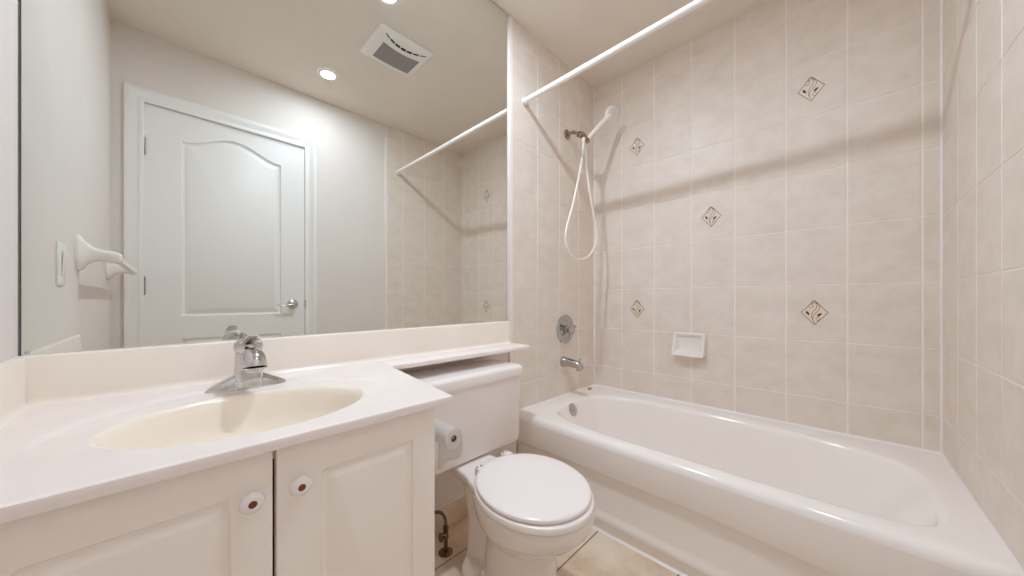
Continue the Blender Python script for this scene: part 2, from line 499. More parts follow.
bm = bmesh.new()
rings = [radial(f, ctop) for f in [0, .05, .1, .15, .2] + [.22 + .02 * q for q in range(30)] + [.83, .87, .91, .95]]
rings += [inset_rect(.006, CT), inset_rect(.0018, CT - .0015), inset_rect(0, CT - .006), inset_rect(0, CT - .0165), inset_rect(.03, CT - .0165)]
loft(bm, slant(rings), False, False)
# the narrow shelf running on over the toilet tank
x0 = CR - .02
sh = []
for yy, zz in ((-.0005, CT), (LD + .006, CT), (LD + .0018, CT - .0015), (LD, CT - .006), (LD, CT - .0145), (LD + .002, CT - .0165), (-.0005, CT - .0165)):
    sh.append((yy, zz))
loft(bm, [[Vector((CR + .0001 + SL * (y - CF), y, z)) for y, z in sh], [Vector((LX - .012, y, z)) for y, z in sh]] + [[Vector((LX - .004, min(y, -.0005) if y > LD + .01 else y + .001, z)) for y, z in sh], [Vector((LX, y + (.004 if y < LD + .01 else 0), z + (-.003 if z > CT - .004 else .002))) for y, z in sh]], False, True)
finish(bm, 'countertop', 'marble', top_t, smooth=True, angle=35)
bm = bmesh.new()
BD = 0.125
prof = [(ba + .012, CT - .0035 if 0 else None)]
rings = [radial(0, ctop)]
for k, (sc_, dz) in enumerate(((1.004, -.0006), (.985, -.003), (.962, -.009), (.94, -.0185), (.91, -.036), (.88, -.058), (.80, -.082), (.68, -.102), (.52, -.115), (.33, -.122), (.15, -.125))):
    rings.append([Vector((q.x, q.y, q.z + (ctop(q.x, q.y) - CT) * (1 if k < 5 else .5))) for q in ell(ba * sc_, bb * sc_, CT + dz)])
loft(bm, rings, False, True)
finish(bm, 'basin', 'basin', top_t, smooth=True, angle=60)
bm = bmesh.new(); lathe(bm, (bcx, bcy, CT - .1268), (0, 0, 1), [(0, .024), (.003, .024), (.004, .019), (.002, .016), (.003, .014), (.007, .012), (.008, .004)], 24)
finish(bm, 'drain', 'chrome', top_t, smooth=True)
# backsplash with coved foot
def splash_ring(x, sx=0):
    pts = [(-.0005, .838), (-.018, .838), (-.0205, .8365), (-.022, .833), (-.022, CT + .014), (-.0228, CT + .0095), (-.0255, CT + .005), (-.030, CT + .0017), (-.036, CT + .0003), (-.036, CT - .001), (-.0005, CT - .001)]
    return [Vector((x, y, z)) for y, z in pts]
bm = bmesh.new(); loft(bm, [splash_ring(XD + .001), splash_ring(LX - .014)]); level(bm)
finish(bm, 'backsplash', 'splash', top_t, smooth=True, angle=35)
bm = bmesh.new()
def side_ring(y):
    return [Vector((XD + .0002 - p.y * .56, y, p.z)) for p in splash_ring(0)]
loft(bm, [side_ring(-.021), side_ring(CF + .002)]); level(bm)
finish(bm, 'side_splash', 'splash', top_t, smooth=True, angle=35)

# ------------------------------------------------------------------ vanity cabinet
cab = thing('vanity_cabinet', 'cream two-door vanity cabinet under the moulded top', 'cabinet', (-1.88, -.27, 0))
VX0, VX1, VF = -2.192, -1.578, -0.518
bm = bmesh.new()
box(bm, VX0, VX0 + .035, VF, -.002, .0, .7175); box(bm, VX1 - .018, VX1, VF, -.0105, 0, .7175)
box(bm, VX0 + .035, VX1 - .018, VF, -.0105, .09, .108); box(bm, VX0 + .035, VX1 - .018, -.06, -.05, 0, .6)
box(bm, VX0 + .035, VX1 - .018, VF + .05, VF + .065, 0, .09)
box(bm, VX0 + .035, VX1 - .018, VF, VF + .018, .690, .7175)
finish(bm, 'body', 'cabinet', cab, bevel=.001)
bm = bmesh.new(); box(bm, -1.885, -1.852, VF + .002, VF + .012, .108, .69)
finish(bm, 'divider', 'cab_dark', cab)
def cab_door(x0, x1, z0, z1, ml, mr, mt, kx):
    y = VF - .020
    bm = bmesh.new()
    rect_o = lambda i, yy: [Vector(p) for p in ((x0 + i, yy, z0 + i), (x1 - i, yy, z0 + i), (x1 - i, yy, z1 - i), (x0 + i, yy, z1 - i))]
    px0, px1, pz0, pz1 = x0 + ml, x1 - mr, z0 + .06, z1 - mt
    pr = lambda i, yy: [Vector(p) for p in ((px0 + i, yy, pz0 + i), (px1 - i, yy, pz0 + i), (px1 - i, yy, pz1 - i), (px0 + i, yy, pz1 - i))]
    def prr(i, yy, r=.006, n=5):
        out = []
        for cx, cy, a0 in ((px0 + i + r, pz0 + i + r, math.pi), (px1 - i - r, pz0 + i + r, 1.5 * math.pi), (px1 - i - r, pz1 - i - r, 0), (px0 + i + r, pz1 - i - r, .5 * math.pi)):
            for k in range(n):
                a = a0 + .5 * math.pi * k / (n - 1)
                out.append(Vector((cx + r * math.cos(a), yy, cy + r * math.sin(a))))
        return out
    loft(bm, [rect_o(0, VF - .0008), rect_o(0, y + .003), rect_o(.0008, y + .001), rect_o(.003, y)], True, False)
    R = loft(bm, [prr(0, y), prr(.003, y + .005), prr(.008, y + .007), prr(.011, y + .007), prr(.020, y + .0015), prr(.023, y + .0006)], False, True)
    # flat frame between edge and panel: four quads per corner fan
    o = [bm.verts.new(p) for p in rect_o(.003, y)]
    ins = R[0]; n = 5
    for c in range(4):
        seg = ins[c * n:(c + 1) * n]
        for k in range(n - 1): bm.faces.new((o[c], seg[k + 1], seg[k]))
        bm.faces.new((o[c], o[(c + 1) % 4], ins[((c + 1) * n) % 20], seg[-1]))
    bmesh.ops.remove_doubles(bm, verts=bm.verts[:], dist=1e-5)
    dd = finish(bm, 'door', 'cabinet', cab, smooth=True, angle=25)
    bm = bmesh.new()
    lathe(bm, (kx, y, .6485), (0, -1, 0), [(0, .006), (.009, .0055), (.011, .009), (.013, .0143), (.016, .0156), (.020, .0143), (.0225, .0102), (.0228, .0054)], 32, 0, True, False)
    lathe(bm, (kx, y - .0228, .6485), (0, -1, 0), [(0, .0054), (.0003, .005), (-.0006, .003), (-.001, .001)], 24, 1, False, True)
    finish(bm, 'knob', ['knob_white', 'knob_brown'], dd, smooth=True, angle=60)
cab_door(-2.156, -1.8705, .10, .7125, .055, .05, .056, -1.8985)
cab_door(-1.8655, -1.5785, .10, .7125, .063, .052, .056, -1.8365)

# ------------------------------------------------------------------ basin faucet
fx, fy = -1.847, -0.118
fc = thing('basin_faucet', 'chrome single-handle faucet at the back of the oval basin', 'faucet', (fx, fy, CT - .005))
bm = bmesh.new()
rings = []
for k in range(33):
    t = -1 + 2 * k / 32
    x = fx + .081 * math.copysign(abs(t) ** .92, t)
    u = abs(t)
    h = .0115 + .037 * max(0, (1 - u / .98)) ** 1.3 if u < .98 else .004
    h = min(h, .040)
    wd = .0255 * (1 - u ** 3) ** .5 + .001 if u < .999 else .002
    h *= (1 - u ** 6) ** .5 if u < .999 else .1
    h = max(h, .001)
    zb = CT - .0055
    rings.append([Vector((x, fy + wd * math.copysign(abs(math.cos(a)) ** .8, math.cos(a)), zb + h * (abs(math.sin(a)) ** .8))) for a in [math.pi * j / 12 for j in range(13)]])
loft(bm, rings)
finish(bm, 'base', 'chrome', fc, smooth=True, angle=60)
bm = bmesh.new()
rings = []
for z, hw, yb, yfz in ((CT - .0050, .0300, .026, .0325), (CT + .01, .0295, .026, .032), (CT + .03, .028, .025, .030), (CT + .05, .0265, .024, .0285), (CT + .07, .0255, .023, .025), (CT + .082, .0255, .022, .0235)):
    r = []
    for a in range(28):
        t = 2 * math.pi * a / 28; c, s = math.cos(t), math.sin(t)
        r.append(Vector((fx + hw * math.copysign(abs(c) ** .6, c), fy + (yb if s > 0 else yfz) * math.copysign(abs(s) ** .6, s), z)))
    rings.append(r)
loft(bm, rings)
finish(bm, 'body', 'chrome', fc, smooth=True, angle=50)
bm = bmesh.new()
tube(bm, catmull([(fx, fy - .01, CT + .064), (fx, fy - .035, CT + .073), (fx, fy - .056, CT + .077), (fx, fy - .075, CT + .075), (fx, fy - .087, CT + .066), (fx, fy - .091, CT + .055)], 6),
     [.016 + .0075 * min(1, k / 20) for k in range(31)], 24)
lathe(bm, (fx, fy - .091, CT + .057), (0, 0, -1), [(0, .0245), (.004, .0245), (.006, .019)], 24)
finish(bm, 'spout', 'chrome', fc, smooth=True, angle=60)
bm = bmesh.new(); lathe(bm, (fx, fy - .091, CT + .052), (0, 0, -1), [(0, .016), (.006, .0155), (.0075, .013), (.0065, .010)], 24)
finish(bm, 'aerator', 'chrome', fc, smooth=True)
bm = bmesh.new()
lathe(bm, (fx, fy, CT + .0825), (0, -.12, 1), [(0, .0255), (.004, .0285), (.012, .0295), (.021, .028), (.028, .022), (.032, .012), (.0335, .001)], 32)
# lever: rises a little and points towards the user
rings = []
for t, wd, th, zz in ((0, .02, .012, .023), (.02, .022, .012, .026), (.036, .021, .010, .029), (.05, .0195, .007, .034), (.064, .016, .005, .041), (.074, .010, .003, .050)):
    c = Vector((fx, fy - t, CT + .0825 + zz - .004))
    rings.append([c + Vector((wd * math.cos(a), 0, th * .5 * math.sin(a))) for a in [2 * math.pi * j / 18 for j in range(18)]])
loft(bm, rings)
finish(bm, 'handle', 'chrome', fc, smooth=True, angle=50)
bm = bmesh.new()
lathe(bm, (fx - .006, fy - .0275, CT + .094), (-.2, -1, -.05), [(0, .0045), (.0022, .0045), (.003, .003)], 16, 0)
lathe(bm, (fx + .008, fy - .0275, CT + .094), (.25, -1, -.05), [(0, .004), (.0022, .004), (.003, .003)], 16, 1)
finish(bm, 'indicator_dots', ['red', 'nickel'], fc, smooth=True)

# ------------------------------------------------------------------ toilet
tx = -1.222
txk = -1.190          # the tank sits a touch off the bowl axis
LT = -.27             # the loose seat and lid have swung a little to the left
toi = thing('toilet', 'white two-piece toilet with closed lid between vanity and tub', 'toilet', (tx, -.4, 0))
def rbox_ring(x0, x1, y0, y1, z, r, n=6):
    out = []
    for cx, cy, a0 in ((x0 + r, y0 + r, math.pi), (x1 - r, y0 + r, 1.5 * math.pi), (x1 - r, y1 - r, 0), (x0 + r, y1 - r, .5 * math.pi)):
        for k in range(n):
            a = a0 + .5 * math.pi * k / (n - 1)
            out.append(Vector((cx + r * math.cos(a), cy + r * math.sin(a), z)))
    return out
def egg(z, hw, yb, yfr, n=72, e=2.02, flat=0.0, turn=-.14):
    """outline with a blunter back (towards the wall)"""
    yc = (yb + yfr) / 2
    out = []
    for k in range(n):
        t = 2 * math.pi * k / n; c, s = math.cos(t), math.sin(t)
        ee = e if s < 0 else e + flat
        b = (yb - yc) if s > 0 else (yc - yfr)
        x, y = hw * math.copysign(abs(c) ** (2 / ee), c), yc + b * math.copysign(abs(s) ** (2 / ee), s) + .507
        ct, st = math.cos(turn), math.sin(turn)
        out.append(Vector((tx + x * ct - y * st, -.507 + x * st + y * ct, z)))
    return out
bm = bmesh.new()
loft(bm, [egg(.365, .155, -.328, -.692), egg(.365, .163, -.320, -.700), egg(.357, .167, -.316, -.704), egg(.335, .166, -.316, -.702), egg(.310, .160, -.32, -.690), egg(.285, .147, -.325, -.666),
          egg(.263, .130, -.33, -.640), egg(.244, .112, -.33, -.612), egg(.226, .101, -.33, -.592), egg(.19, .096, -.33, -.580), egg(.12, .097, -.32, -.582), egg(.05, .102, -.32, -.592), egg(.0, .106, -.32, -.598)][::-1])
# rear neck, deck under the tank and trapway foot
def deck(z, g):
    return [Vector((tx + .022 + x * g, y, z)) for x, y in ((-.078, -.07), (-.078, -.20), (-.084, -.26), (-.112, -.34), (-.14, -.42), (-.10, -.46), (.07, -.46), (.11, -.40), (.095, -.33), (.084, -.26), (.078, -.20), (.078, -.07))][::-1]
loft(bm, [deck(.352, .97), deck(.349, 1.0), deck(.330, .99), deck(.31, .9)][::-1])
loft(bm, [rbox_ring(tx - .05, tx + .085, -.42, -.17, .335, .035), rbox_ring(tx - .044, tx + .075, -.42, -.205, .29, .04), rbox_ring(tx - .044, tx + .066, -.43, -.225, .2, .045),
          rbox_ring(tx - .05, tx + .062, -.44, -.225, .10, .05), rbox_ring(tx - .055, tx + .062, -.44, -.22, .0, .05)][::-1])
loft(bm, [rbox_ring(tx - .096, tx + .096, -.52, -.235, 0, .08), rbox_ring(tx - .096, tx + .096, -.52, -.235, .055, .08), rbox_ring(tx - .08, tx + .08, -.50, -.25, .088, .065)])
tb = finish(bm, 'bowl', 'porcelain', toi)
md = tb.modifiers.new('remesh', 'REMESH'); md.mode = 'VOXEL'; md.voxel_size = .005; md.use_smooth_shade = True
md = tb.modifiers.new('smooth', 'SMOOTH'); md.factor = .5; md.iterations = 8
bm = bmesh.new()
TKF, TKB, TL, TR = -.213, -.012, txk - .250, txk + .250
loft(bm, [rbox_ring(TL + .02, TR - .02, TKF + .015, TKB, .358, .03), rbox_ring(TL + .008, TR - .008, TKF + .004, TKB, .362, .03), rbox_ring(TL + .003, TR - .003, TKF + .001, TKB, .385, .03),
          rbox_ring(TL, TR, TKF, TKB, .628, .03), rbox_ring(TL, TR, TKF, TKB, .634, .03)])
finish(bm, 'tank', 'porcelain', toi, smooth=True, angle=50)
bm = bmesh.new(); loft(bm, [rbox_ring(tx - .06, tx + .06, -.18, -.09, z, .04) for z in (.346, .3585)])
finish(bm, 'gasket', 'dark', toi, smooth=True)
bm = bmesh.new()
q = .008
loft(bm, [rbox_ring(TL + .004, TR - .004, TKF + .004, TKB, 0.6310, .03), rbox_ring(TL - q, TR + q, TKF - q - .004, TKB + .002, 0.6330, .034), rbox_ring(TL - q, TR + q, TKF - q - .004, TKB + .002, 0.6610, .034),
          rbox_ring(TL - q + .002, TR + q - .002, TKF - q - .001, TKB + .002, 0.6680, .034), rbox_ring(TL - q + .010, TR + q - .010, TKF - q + .008, TKB - .006, 0.6725, .034), rbox_ring(TL + .02, TR - .02, TKF + .025, TKB - .02, 0.6750, .034)])
finish(bm, 'tank_lid', 'porcelain', toi, smooth=True, angle=50)
bm = bmesh.new()
loft(bm, [egg(0.3665, 0.153, -0.3210, -0.6930, turn=LT), egg(0.3665, 0.162, -0.3120, -0.7020, turn=LT), egg(0.37, 0.1665, -0.3075, -0.7065, turn=LT), egg(0.383, 0.1665, -0.3075, -0.7065, turn=LT), egg(0.386, 0.163, -0.3110, -0.7030, turn=LT)], True, True)
finish(bm, 'seat', 'seat', toi, smooth=True, angle=50)
bm = bmesh.new()
loft(bm, [egg(0.389, 0.154, -0.3270, -0.6870, turn=LT), egg(0.389, 0.16, -0.3215, -0.6925, turn=LT), egg(0.391, 0.1625, -0.3190, -0.6950, turn=LT), egg(0.3975, 0.1625, -0.3190, -0.6950, turn=LT), egg(0.4, 0.16, -0.3215, -0.6925, turn=LT), egg(0.402, 0.151, -0.3300, -0.6840, turn=LT), egg(0.4035, 0.11, -0.3670, -0.6470, turn=LT), egg(0.404, 0.05, -0.4470, -0.5670, turn=LT)], True, True)
finish(bm, 'seat_lid', 'seat', toi, smooth=True, angle=50)
for s in (-1, 1):
    bm = bmesh.new()
    hx_, hy_ = (-1.250, -.300) if s < 0 else (-1.112, -.284)
    loft(bm, [rbox_ring(hx_ - .015, hx_ + .015, hy_ - .026, hy_ + .012, z, r) for z, r in ((.345, .005), (.374, .005), (.379, .004))])
    for k in (-1, 1):
        lathe(bm, (hx_ + k * .008, hy_ + .004, .3785), (0, 0, 1), [(0, .0045), (.003, .0045), (.004, .003)], 12, 1)
    finish(bm, 'hinge', ['seat', 'grey_plastic'], toi, smooth=True, angle=40)
    bm = bmesh.new()
    lathe(bm, (tx + s * .072, -.375, .078), (0, 0, 1), [(0, .016), (.012, .0155), (.021, .012), (.026, .006), (.027, .001)], 20)
    finish(bm, 'bolt_cap', 'porcelain', toi, smooth=True)

# ------------------------------------------------------------------ water stop valve and supply hose
vx, vy = -1.262, -.117
val = thing('shutoff_valve', 'dark brown shutoff valve rising from the floor beside the toilet', 'valve', (vx, vy, 0))
bm = bmesh.new(); lathe(bm, (vx, vy, 0), (0, 0, 1), [(0, .027), (.003, .0265), (.008, .018), (.011, .0095)], 24)
finish(bm, 'escutcheon', 'dark_brown', val, smooth=True)
bm = bmesh.new(); lathe(bm, (vx, vy, .009), (0, 0, 1), [(0, .0075), (.045, .0075), (.047, .011), (.058, .011), (.06, .009), (.075, .009), (.077, .0105), (.09, .0105), (.092, .006)], 18)
lathe(bm, (vx, vy, .072), (-1, -.3, 0), [(0, .008), (.016, .008), (.017, .004), (.024, .004)], 14)
finish(bm, 'valve_body', 'dark_brown', val, smooth=True)
bm = bmesh.new()
a_, b_, d_ = frame((-1, -.3, 0)); c_ = Vector((vx, vy, .072)) + d_ * .023
loft(bm, [[c_ + d_ * t + (a_ * .011 * math.cos(k * .314) * s + b_ * .017 * math.sin(k * .314) * s) for k in range(20)] for t, s in ((0, .9), (.002, 1), (.006, 1), (.008, .9))])
finish(bm, 'turn_handle', 'dark_brown', val, smooth=True)
bm = bmesh.new()
tube(bm, catmull([(vx, vy, .1), (vx - .002, vy, .125), (vx - .018, vy + .002, .155), (vx - .05, vy + .005, .172), (vx - .085, vy + .007, .19), (vx - .1, vy + .01, .24), (vx - .1, vy + .01, .35)], 6), .0055, 12)
finish(bm, 'supply_hose', 'dark_brown', val, smooth=True)

# ------------------------------------------------------------------ toilet paper and its holder
rx, rz, ry0, ry1 = -1.481, .594, -.472, -.366
hol = thing('paper_holder', 'white paper holder arm on the vanity side behind the roll', 'paper holder', (VX1, -.35, rz))
bm = bmesh.new(); loft(bm, [[Vector((VX1 + t, -.352 + w_ * math.cos(k * .3927), rz + w_ * 1.1 * math.sin(k * .3927))) for k in range(16)] for t, w_ in ((-.0004, .022), (.006, .022), (.014, .014), (.05, .010), (.09, .010), (.101, .007))])
finish(bm, 'bracket', 'porcelain', hol, smooth=True)
bm = bmesh.new(); lathe(bm, (rx, -.355, rz + .0022), (0, -1, 0), [(0, .0044), (.112, .0044)], 14)
finish(bm, 'spindle', 'white_plastic', hol, smooth=True)
rol = thing('toilet_paper_roll', 'nearly finished white toilet paper roll with a torn sheet hanging', 'toilet paper', (rx, (ry0 + ry1) / 2, rz - .028))
bm = bmesh.new()
R0, R1 = .0255, .0065
def rring(y, r, sq=1.0, cz=0): return [Vector((rx + r * math.cos(k * 2 * math.pi / 40), y, rz + cz + r * sq * math.sin(k * 2 * math.pi / 40))) for k in range(40)]
loft(bm, [rring(ry1, R1 + .002), rring(ry1, R0 - .001), rring(ry1 - .001, R0), rring(ry0 + .001, R0), rring(ry0, R0 - .001), rring(ry0, R1 + .002)], False, False)
finish(bm, 'paper', 'paper', rol, smooth=True, angle=40)
bm = bmesh.new()
loft(bm, [rring(ry1, R1 + .002, 1), rring(ry0, R1 + .002, .9), rring(ry0, R1, .9), rring(ry1, R1, 1)], False, False)
finish(bm, 'core', 'core', rol, smooth=True, angle=40)
bm = bmesh.new()
sheet = []
for k in range(13):                      # across the roll, near end first
    t = k / 12; y = ry0 + (ry1 - ry0) * t
    low = rz - .045 - .075 * t ** .85 - .005 * math.sin(t * 9)
    col = []
    for j in range(15):
        s = j / 14
        if s < .3:
            a = math.pi * .42 * (1 - s / .3)
            col.append(Vector((rx + (R0 + .0008) * math.cos(a), y, rz + (R0 + .0008) * math.sin(a))))
        else:
            q = (s - .3) / .7
            col.append(Vector((rx + R0 + .0008 + .004 * math.sin(q * 2.4 + t * 3) * q, y, rz + (low - rz) * q)))
    sheet.append(col)
loft(bm, sheet, False, False, closed=False)
so = finish(bm, 'loose_sheet', 'paper', rol, smooth=True, angle=80)
md = so.modifiers.new('solid', 'SOLIDIFY'); md.thickness = .0008; md.offset = 1

# ------------------------------------------------------------------ bathtub
tub = thing('bathtub', 'cream enamel alcove bathtub below the tiled walls', 'bathtub', (-.38, YC / 2, 0))
X0, X1, Y0, Y1 = -.765, -.001, YC + .001, -.001
tcx, tcy = -.392, -.722
trect = (X0, X1, Y0, Y1)
tang = rect_angles(tcx, tcy, trect, 200)
def opening(dx, z, a=.300, b=.640, e=3.2, cx=tcx, cy=-.732, tilt=0):
    out = []
    for t in tang:
        c, s = math.cos(t), math.sin(t)
        aa, b2 = (a + (.014 if c < 0 else 0)) - dx, b + (.006 if s < 0 else 0) - dx
        fr = min(1, max(0, -c) * 3); ee = e + fr * (3.2 if s < 0 else .9)
        r = (abs(c / aa) ** ee + abs(s / b2) ** ee) ** (-1 / ee)
        out.append(Vector((cx + r * c, cy + r * s, z)))
    return out
def rimrect(i, z):
    out = []
    for t in tang:
        x, y = ray_rect(tcx, tcy, math.cos(t), math.sin(t), *trect)
        out.append(Vector((max(x, X0 + i), y, z)))
    return out
def mix(r1, r2, f, z):
    return [Vector((p.x + (q.x - p.x) * f, p.y + (q.y - p.y) * f, z)) for p, q in zip(r1, r2)]
bm = bmesh.new()
op = opening(0, RIM)
rr = rimrect(.03, RIM)
rings = [rimrect(0, RIM - .030), rimrect(.0023, RIM - .0185), rimrect(.0088, RIM - .0088), rimrect(.0185, RIM - .0023), rimrect(.03, RIM), mix(rr, op, .5, RIM), op,
         opening(.006, RIM - .0012), opening(.012, RIM - .005), opening(.018, RIM - .013), opening(.022, RIM - .025)]
for f, z in ((.030, .31), (.038, .26), (.048, .2), (.058, .14), (.072, .10), (.095, .075), (.13, .062), (.19, .056), (.25, .054)):
    k = (RIM - z) / .32
    rings.append(opening(f, z, .300, .640 - .09 * k, 3.2, tcx, -.732 + .05 * k))
loft(bm, rings, False, True)
# apron: rolled edge, upper band, a step back, lower panel and a toe ridge
NY = 40
def apron_col(y):
    zf = .236 - .028 * max(0, (-y - .85)) / .5
    pts = [(X0, RIM - .030), (X0 - .001, RIM - .05), (X0 - .001, zf + .012), (X0 + .001, zf + .004), (X0 + .010, zf - .006), (X0 + .014, zf - .018), (X0 + .014, zf - .03), (X0 + .014, .09), (X0 + .012, .078), (X0 + .006, .066), (X0 + .004, .055), (X0 + .006, .045), (X0 + .012, .035), (X0 + .014, .0)]
    return [Vector((x, y, z)) for x, z in pts]
loft(bm, [apron_col(Y1 + (Y0 - Y1) * k / NY) for k in range(NY + 1)], False, False, closed=False)
bmesh.ops.remove_doubles(bm, verts=bm.verts[:], dist=1e-5)
finish(bm, 'tub_shell', 'acrylic', tub, smooth=True, angle=60)
bm = bmesh.new()
ov = Vector((-.43, -.118, .337)); ax = Vector((-.05, -1, .32))
lathe(bm, ov + ax.normalized() * -.004, ax, [(0, .034), (.006, .036), (.010, .033), (.013, .020), (.0135, .002)], 32)
finish(bm, 'overflow_plate', 'nickel', tub, smooth=True, angle=50)
bm = bmesh.new(); lathe(bm, ov + ax.normalized() * .0085, ax, [(0, .004), (.0025, .004), (.003, .002)], 12)
finish(bm, 'overflow_screw', 'brown_chrome', tub, smooth=True)
bm = bmesh.new(); tube(bm, [ov + Vector((0, -.012, -.03)), ov + Vector((0, -.014, -.052))], .0018, 8)
finish(bm, 'overflow_link', 'brown_chrome', tub, smooth=True)
# caulk where the tub meets tile and floor
bm = bmesh.new()
tri = lambda p, a, b: [Vector(p), Vector(p) + Vector(a), Vector(p) + (Vector(a) + Vector(b)) * .42, Vector(p) + Vector(b)]
k = .007
loft(bm, [tri((X0 + .003, -.0, RIM), (0, -k, 0), (0, 0, k)), tri((0, -.0, RIM), (0, -k, 0), (0, 0, k))])
loft(bm, [tri((0, 0, RIM), (-k, 0, 0), (0, 0, k)), tri((0, YC, RIM), (-k, 0, 0), (0, 0, k))])
loft(bm, [tri((0, YC, RIM), (0, k, 0), (0, 0, k)), tri((X0 + .003, YC, RIM), (0, k, 0), (0, 0, k))])
struct(finish(bm, 'trim_3', 'caulk'))
bm = bmesh.new(); loft(bm, [tri((X0 + .015, y, 0), (-.010, 0, 0), (0, 0, .010)) for y in (-.0, YC)])
struct(finish(bm, 'trim_4', 'caulk'))
bm = bmesh.new(); loft(bm, [tri((X0 + .001, 0, z), (-.008, 0, 0), (0, -.008, 0)) for z in (0, RIM - .03)])
struct(finish(bm, 'trim_5', 'caulk'))
bm = bmesh.new()
bmesh.ops.create_icosphere(bm, subdivisions=3, radius=1)
for v in bm.verts:
    v.co = Vector((v.co.x * .017, v.co.y * .012, max(v.co.z, -.2) * .009)) * (1 + .12 * math.sin(v.co.x * 5 + v.co.y * 4)) + Vector((-.120, -.040, RIM + .0018))
tag(finish(bm, 'soap_remnant', 'yellow', base=(-.120, -.040, RIM), smooth=True), 'small amber lump on the tub rim in the tiled corner', 'lump')

# ------------------------------------------------------------------ soap dish
bm = bmesh.new()
sy0, sy1, sz0, sz1 = -.668, -.505, .640, .767
secs = []
def sd_ring(i, x_top, x_bot):
    ys = (sy1 - i, sy0 + i); zt, zb = sz1 - i, sz0 + i
    return rbox_ring(ys[1], ys[0], zb, zt, 0, .012, 5)
def sd(i, fx_, r=.012):
    return [Vector((fx_(p.y), p.x, p.y)) for p in rbox_ring(sy0 + i, sy1 - i, sz0 + i, sz1 - i, 0, r, 6)]
tz = lambda z: (sz1 - z) / (sz1 - sz0)
outer = lambda z: -.010 - .040 * max(0, tz(z)) ** 1.6
loft(bm, [sd(0, lambda z: -.0004), sd(0, lambda z: outer(z) + .006), sd(.002, lambda z: outer(z) + .001), sd(.006, outer), sd(.016, lambda z: outer(z) + .001, .010), sd(.021, lambda z: min(-.003, outer(z) + .012), .010), sd(.030, lambda z: min(-.002, outer(z) + .026), .010), sd(.045, lambda z: min(-.002, outer(z) + .032), .008)])
tag(finish(bm, 'soap_dish', 'porcelain', base=(0, -.585, .70), smooth=True, angle=55), 'white ceramic soap dish fixed to the long tiled wall', 'soap dish')

# ------------------------------------------------------------------ tub valve and spout
vv = Vector((-.333, 0, .772))
sv = thing('shower_valve', 'round chrome shower valve on the tile above the tub spout', 'shower valve', vv)
bm = bmesh.new(); lathe(bm, vv, (0, -1, 0), [(0, .086), (.003, .087), (.008, .083), (.011, .069), (.010, .055), (.014, .045), (.016, .028)], 48)
finish(bm, 'escutcheon', 'chrome_bath', sv, smooth=True, angle=50)
bm = bmesh.new(); lathe(bm, vv + Vector((0, -.014, 0)), (0, -1, 0), [(0, .024), (.012, .024), (.014, .021), (.02, .021), (.022, .026), (.03, .027), (.042, .025), (.047, .017), (.0485, .002)], 32)
for k in range(3):
    a = 2 * math.pi * k / 3 + .35
    dv = Vector((math.cos(a), 0, math.sin(a)))
    tube(bm, catmull([vv + Vector((0, -.043, 0)) + dv * .012, vv + Vector((0, -.044, 0)) + dv * .03, vv + Vector((0, -.046, 0)) + dv * .047], 4), [.011, .011, .0108, .0105, .010, .0102, .0104, .0095, .006], 14)
finish(bm, 'handle', 'chrome_bath', sv, smooth=True, angle=50)
sp = Vector((-.352, 0, .580))
ts = thing('tub_spout', 'chrome tub spout with a small diverter knob', 'spout', sp)
bm = bmesh.new()
rings = []
for t, r, dz, sq in ((0, .031, 0, 1), (.006, .032, 0, 1), (.012, .028, 0, 1), (.04, .0255, .000, 1), (.08, .0235, -.003, 1), (.105, .0225, -.007, 1), (.122, .020, -.014, 1), (.132, .014, -.02, .9), (.136, .005, -.022, .8)):
    rings.append([sp + Vector((r * math.cos(a), -t, dz + r * sq * math.sin(a))) for a in [2 * math.pi * k / 28 for k in range(28)]])
loft(bm, rings)
lathe(bm, sp + Vector((0, -.112, -.02)), (0, -.1, -1), [(0, .018), (.014, .0175), (.019, .0165), (.018, .013), (.01, .012)], 24)
finish(bm, 'spout_body', 'chrome_bath', ts, smooth=True, angle=50)
bm = bmesh.new(); lathe(bm, sp + Vector((0, -.116, .008)), (0, 0, 1), [(0, .0045), (.014, .0045), (.016, .0075), (.022, .0075), (.024, .004)], 16)
finish(bm, 'diverter_knob', 'chrome_bath', ts, smooth=True)

# ------------------------------------------------------------------ shower arm, hand shower, hose
fl = Vector((-.312, 0, 1.942)); ae = Vector((-.318, -.085, 1.915))
sa = thing('shower_bracket', 'chrome shower arm with swivel bracket below the curtain rod', 'shower arm', fl)
bm = bmesh.new(); lathe(bm, fl, (0, -1, 0), [(0, .030), (.003, .030), (.009, .022), (.012, .011)], 28)
finish(bm, 'flange', 'brown_chrome', sa, smooth=True)
bm = bmesh.new(); tube(bm, catmull([fl, fl + Vector((0, -.03, .001)), fl + Vector((-.002, -.055, -.006)), ae], 6), .0098, 16)
finish(bm, 'arm', 'brown_chrome', sa, smooth=True)
hb = Vector((-.300, -.125, 1.868))        # where the hand piece sits in the bracket
hd = (Vector((-.150, -.205, 2.062)) - hb).normalized()
bm = bmesh.new()
lathe(bm, ae + Vector((0, .006, .002)), (0, -.85, -.5), [(0, .012), (.004, .017), (.015, .017), (.017, .012), (.025, .012), (.027, .0195), (.042, .0195), (.045, .013)], 20)
lathe(bm, ae + Vector((.004, -.03, -.018)), (.2, -.5, -1), [(0, .011), (.012, .016), (.032, .016), (.035, .010)], 20)
lathe(bm, hb - hd * .006, hd, [(-.015, .0135), (-.012, .019), (.014, .0205), (.017, .0155)], 20)
finish(bm, 'bracket', 'brown_chrome', sa, smooth=True)
hs = thing('hand_shower', 'white hand shower with looping hose resting in the chrome bracket', 'hand shower', hb)
bm = bmesh.new()
hl = .182
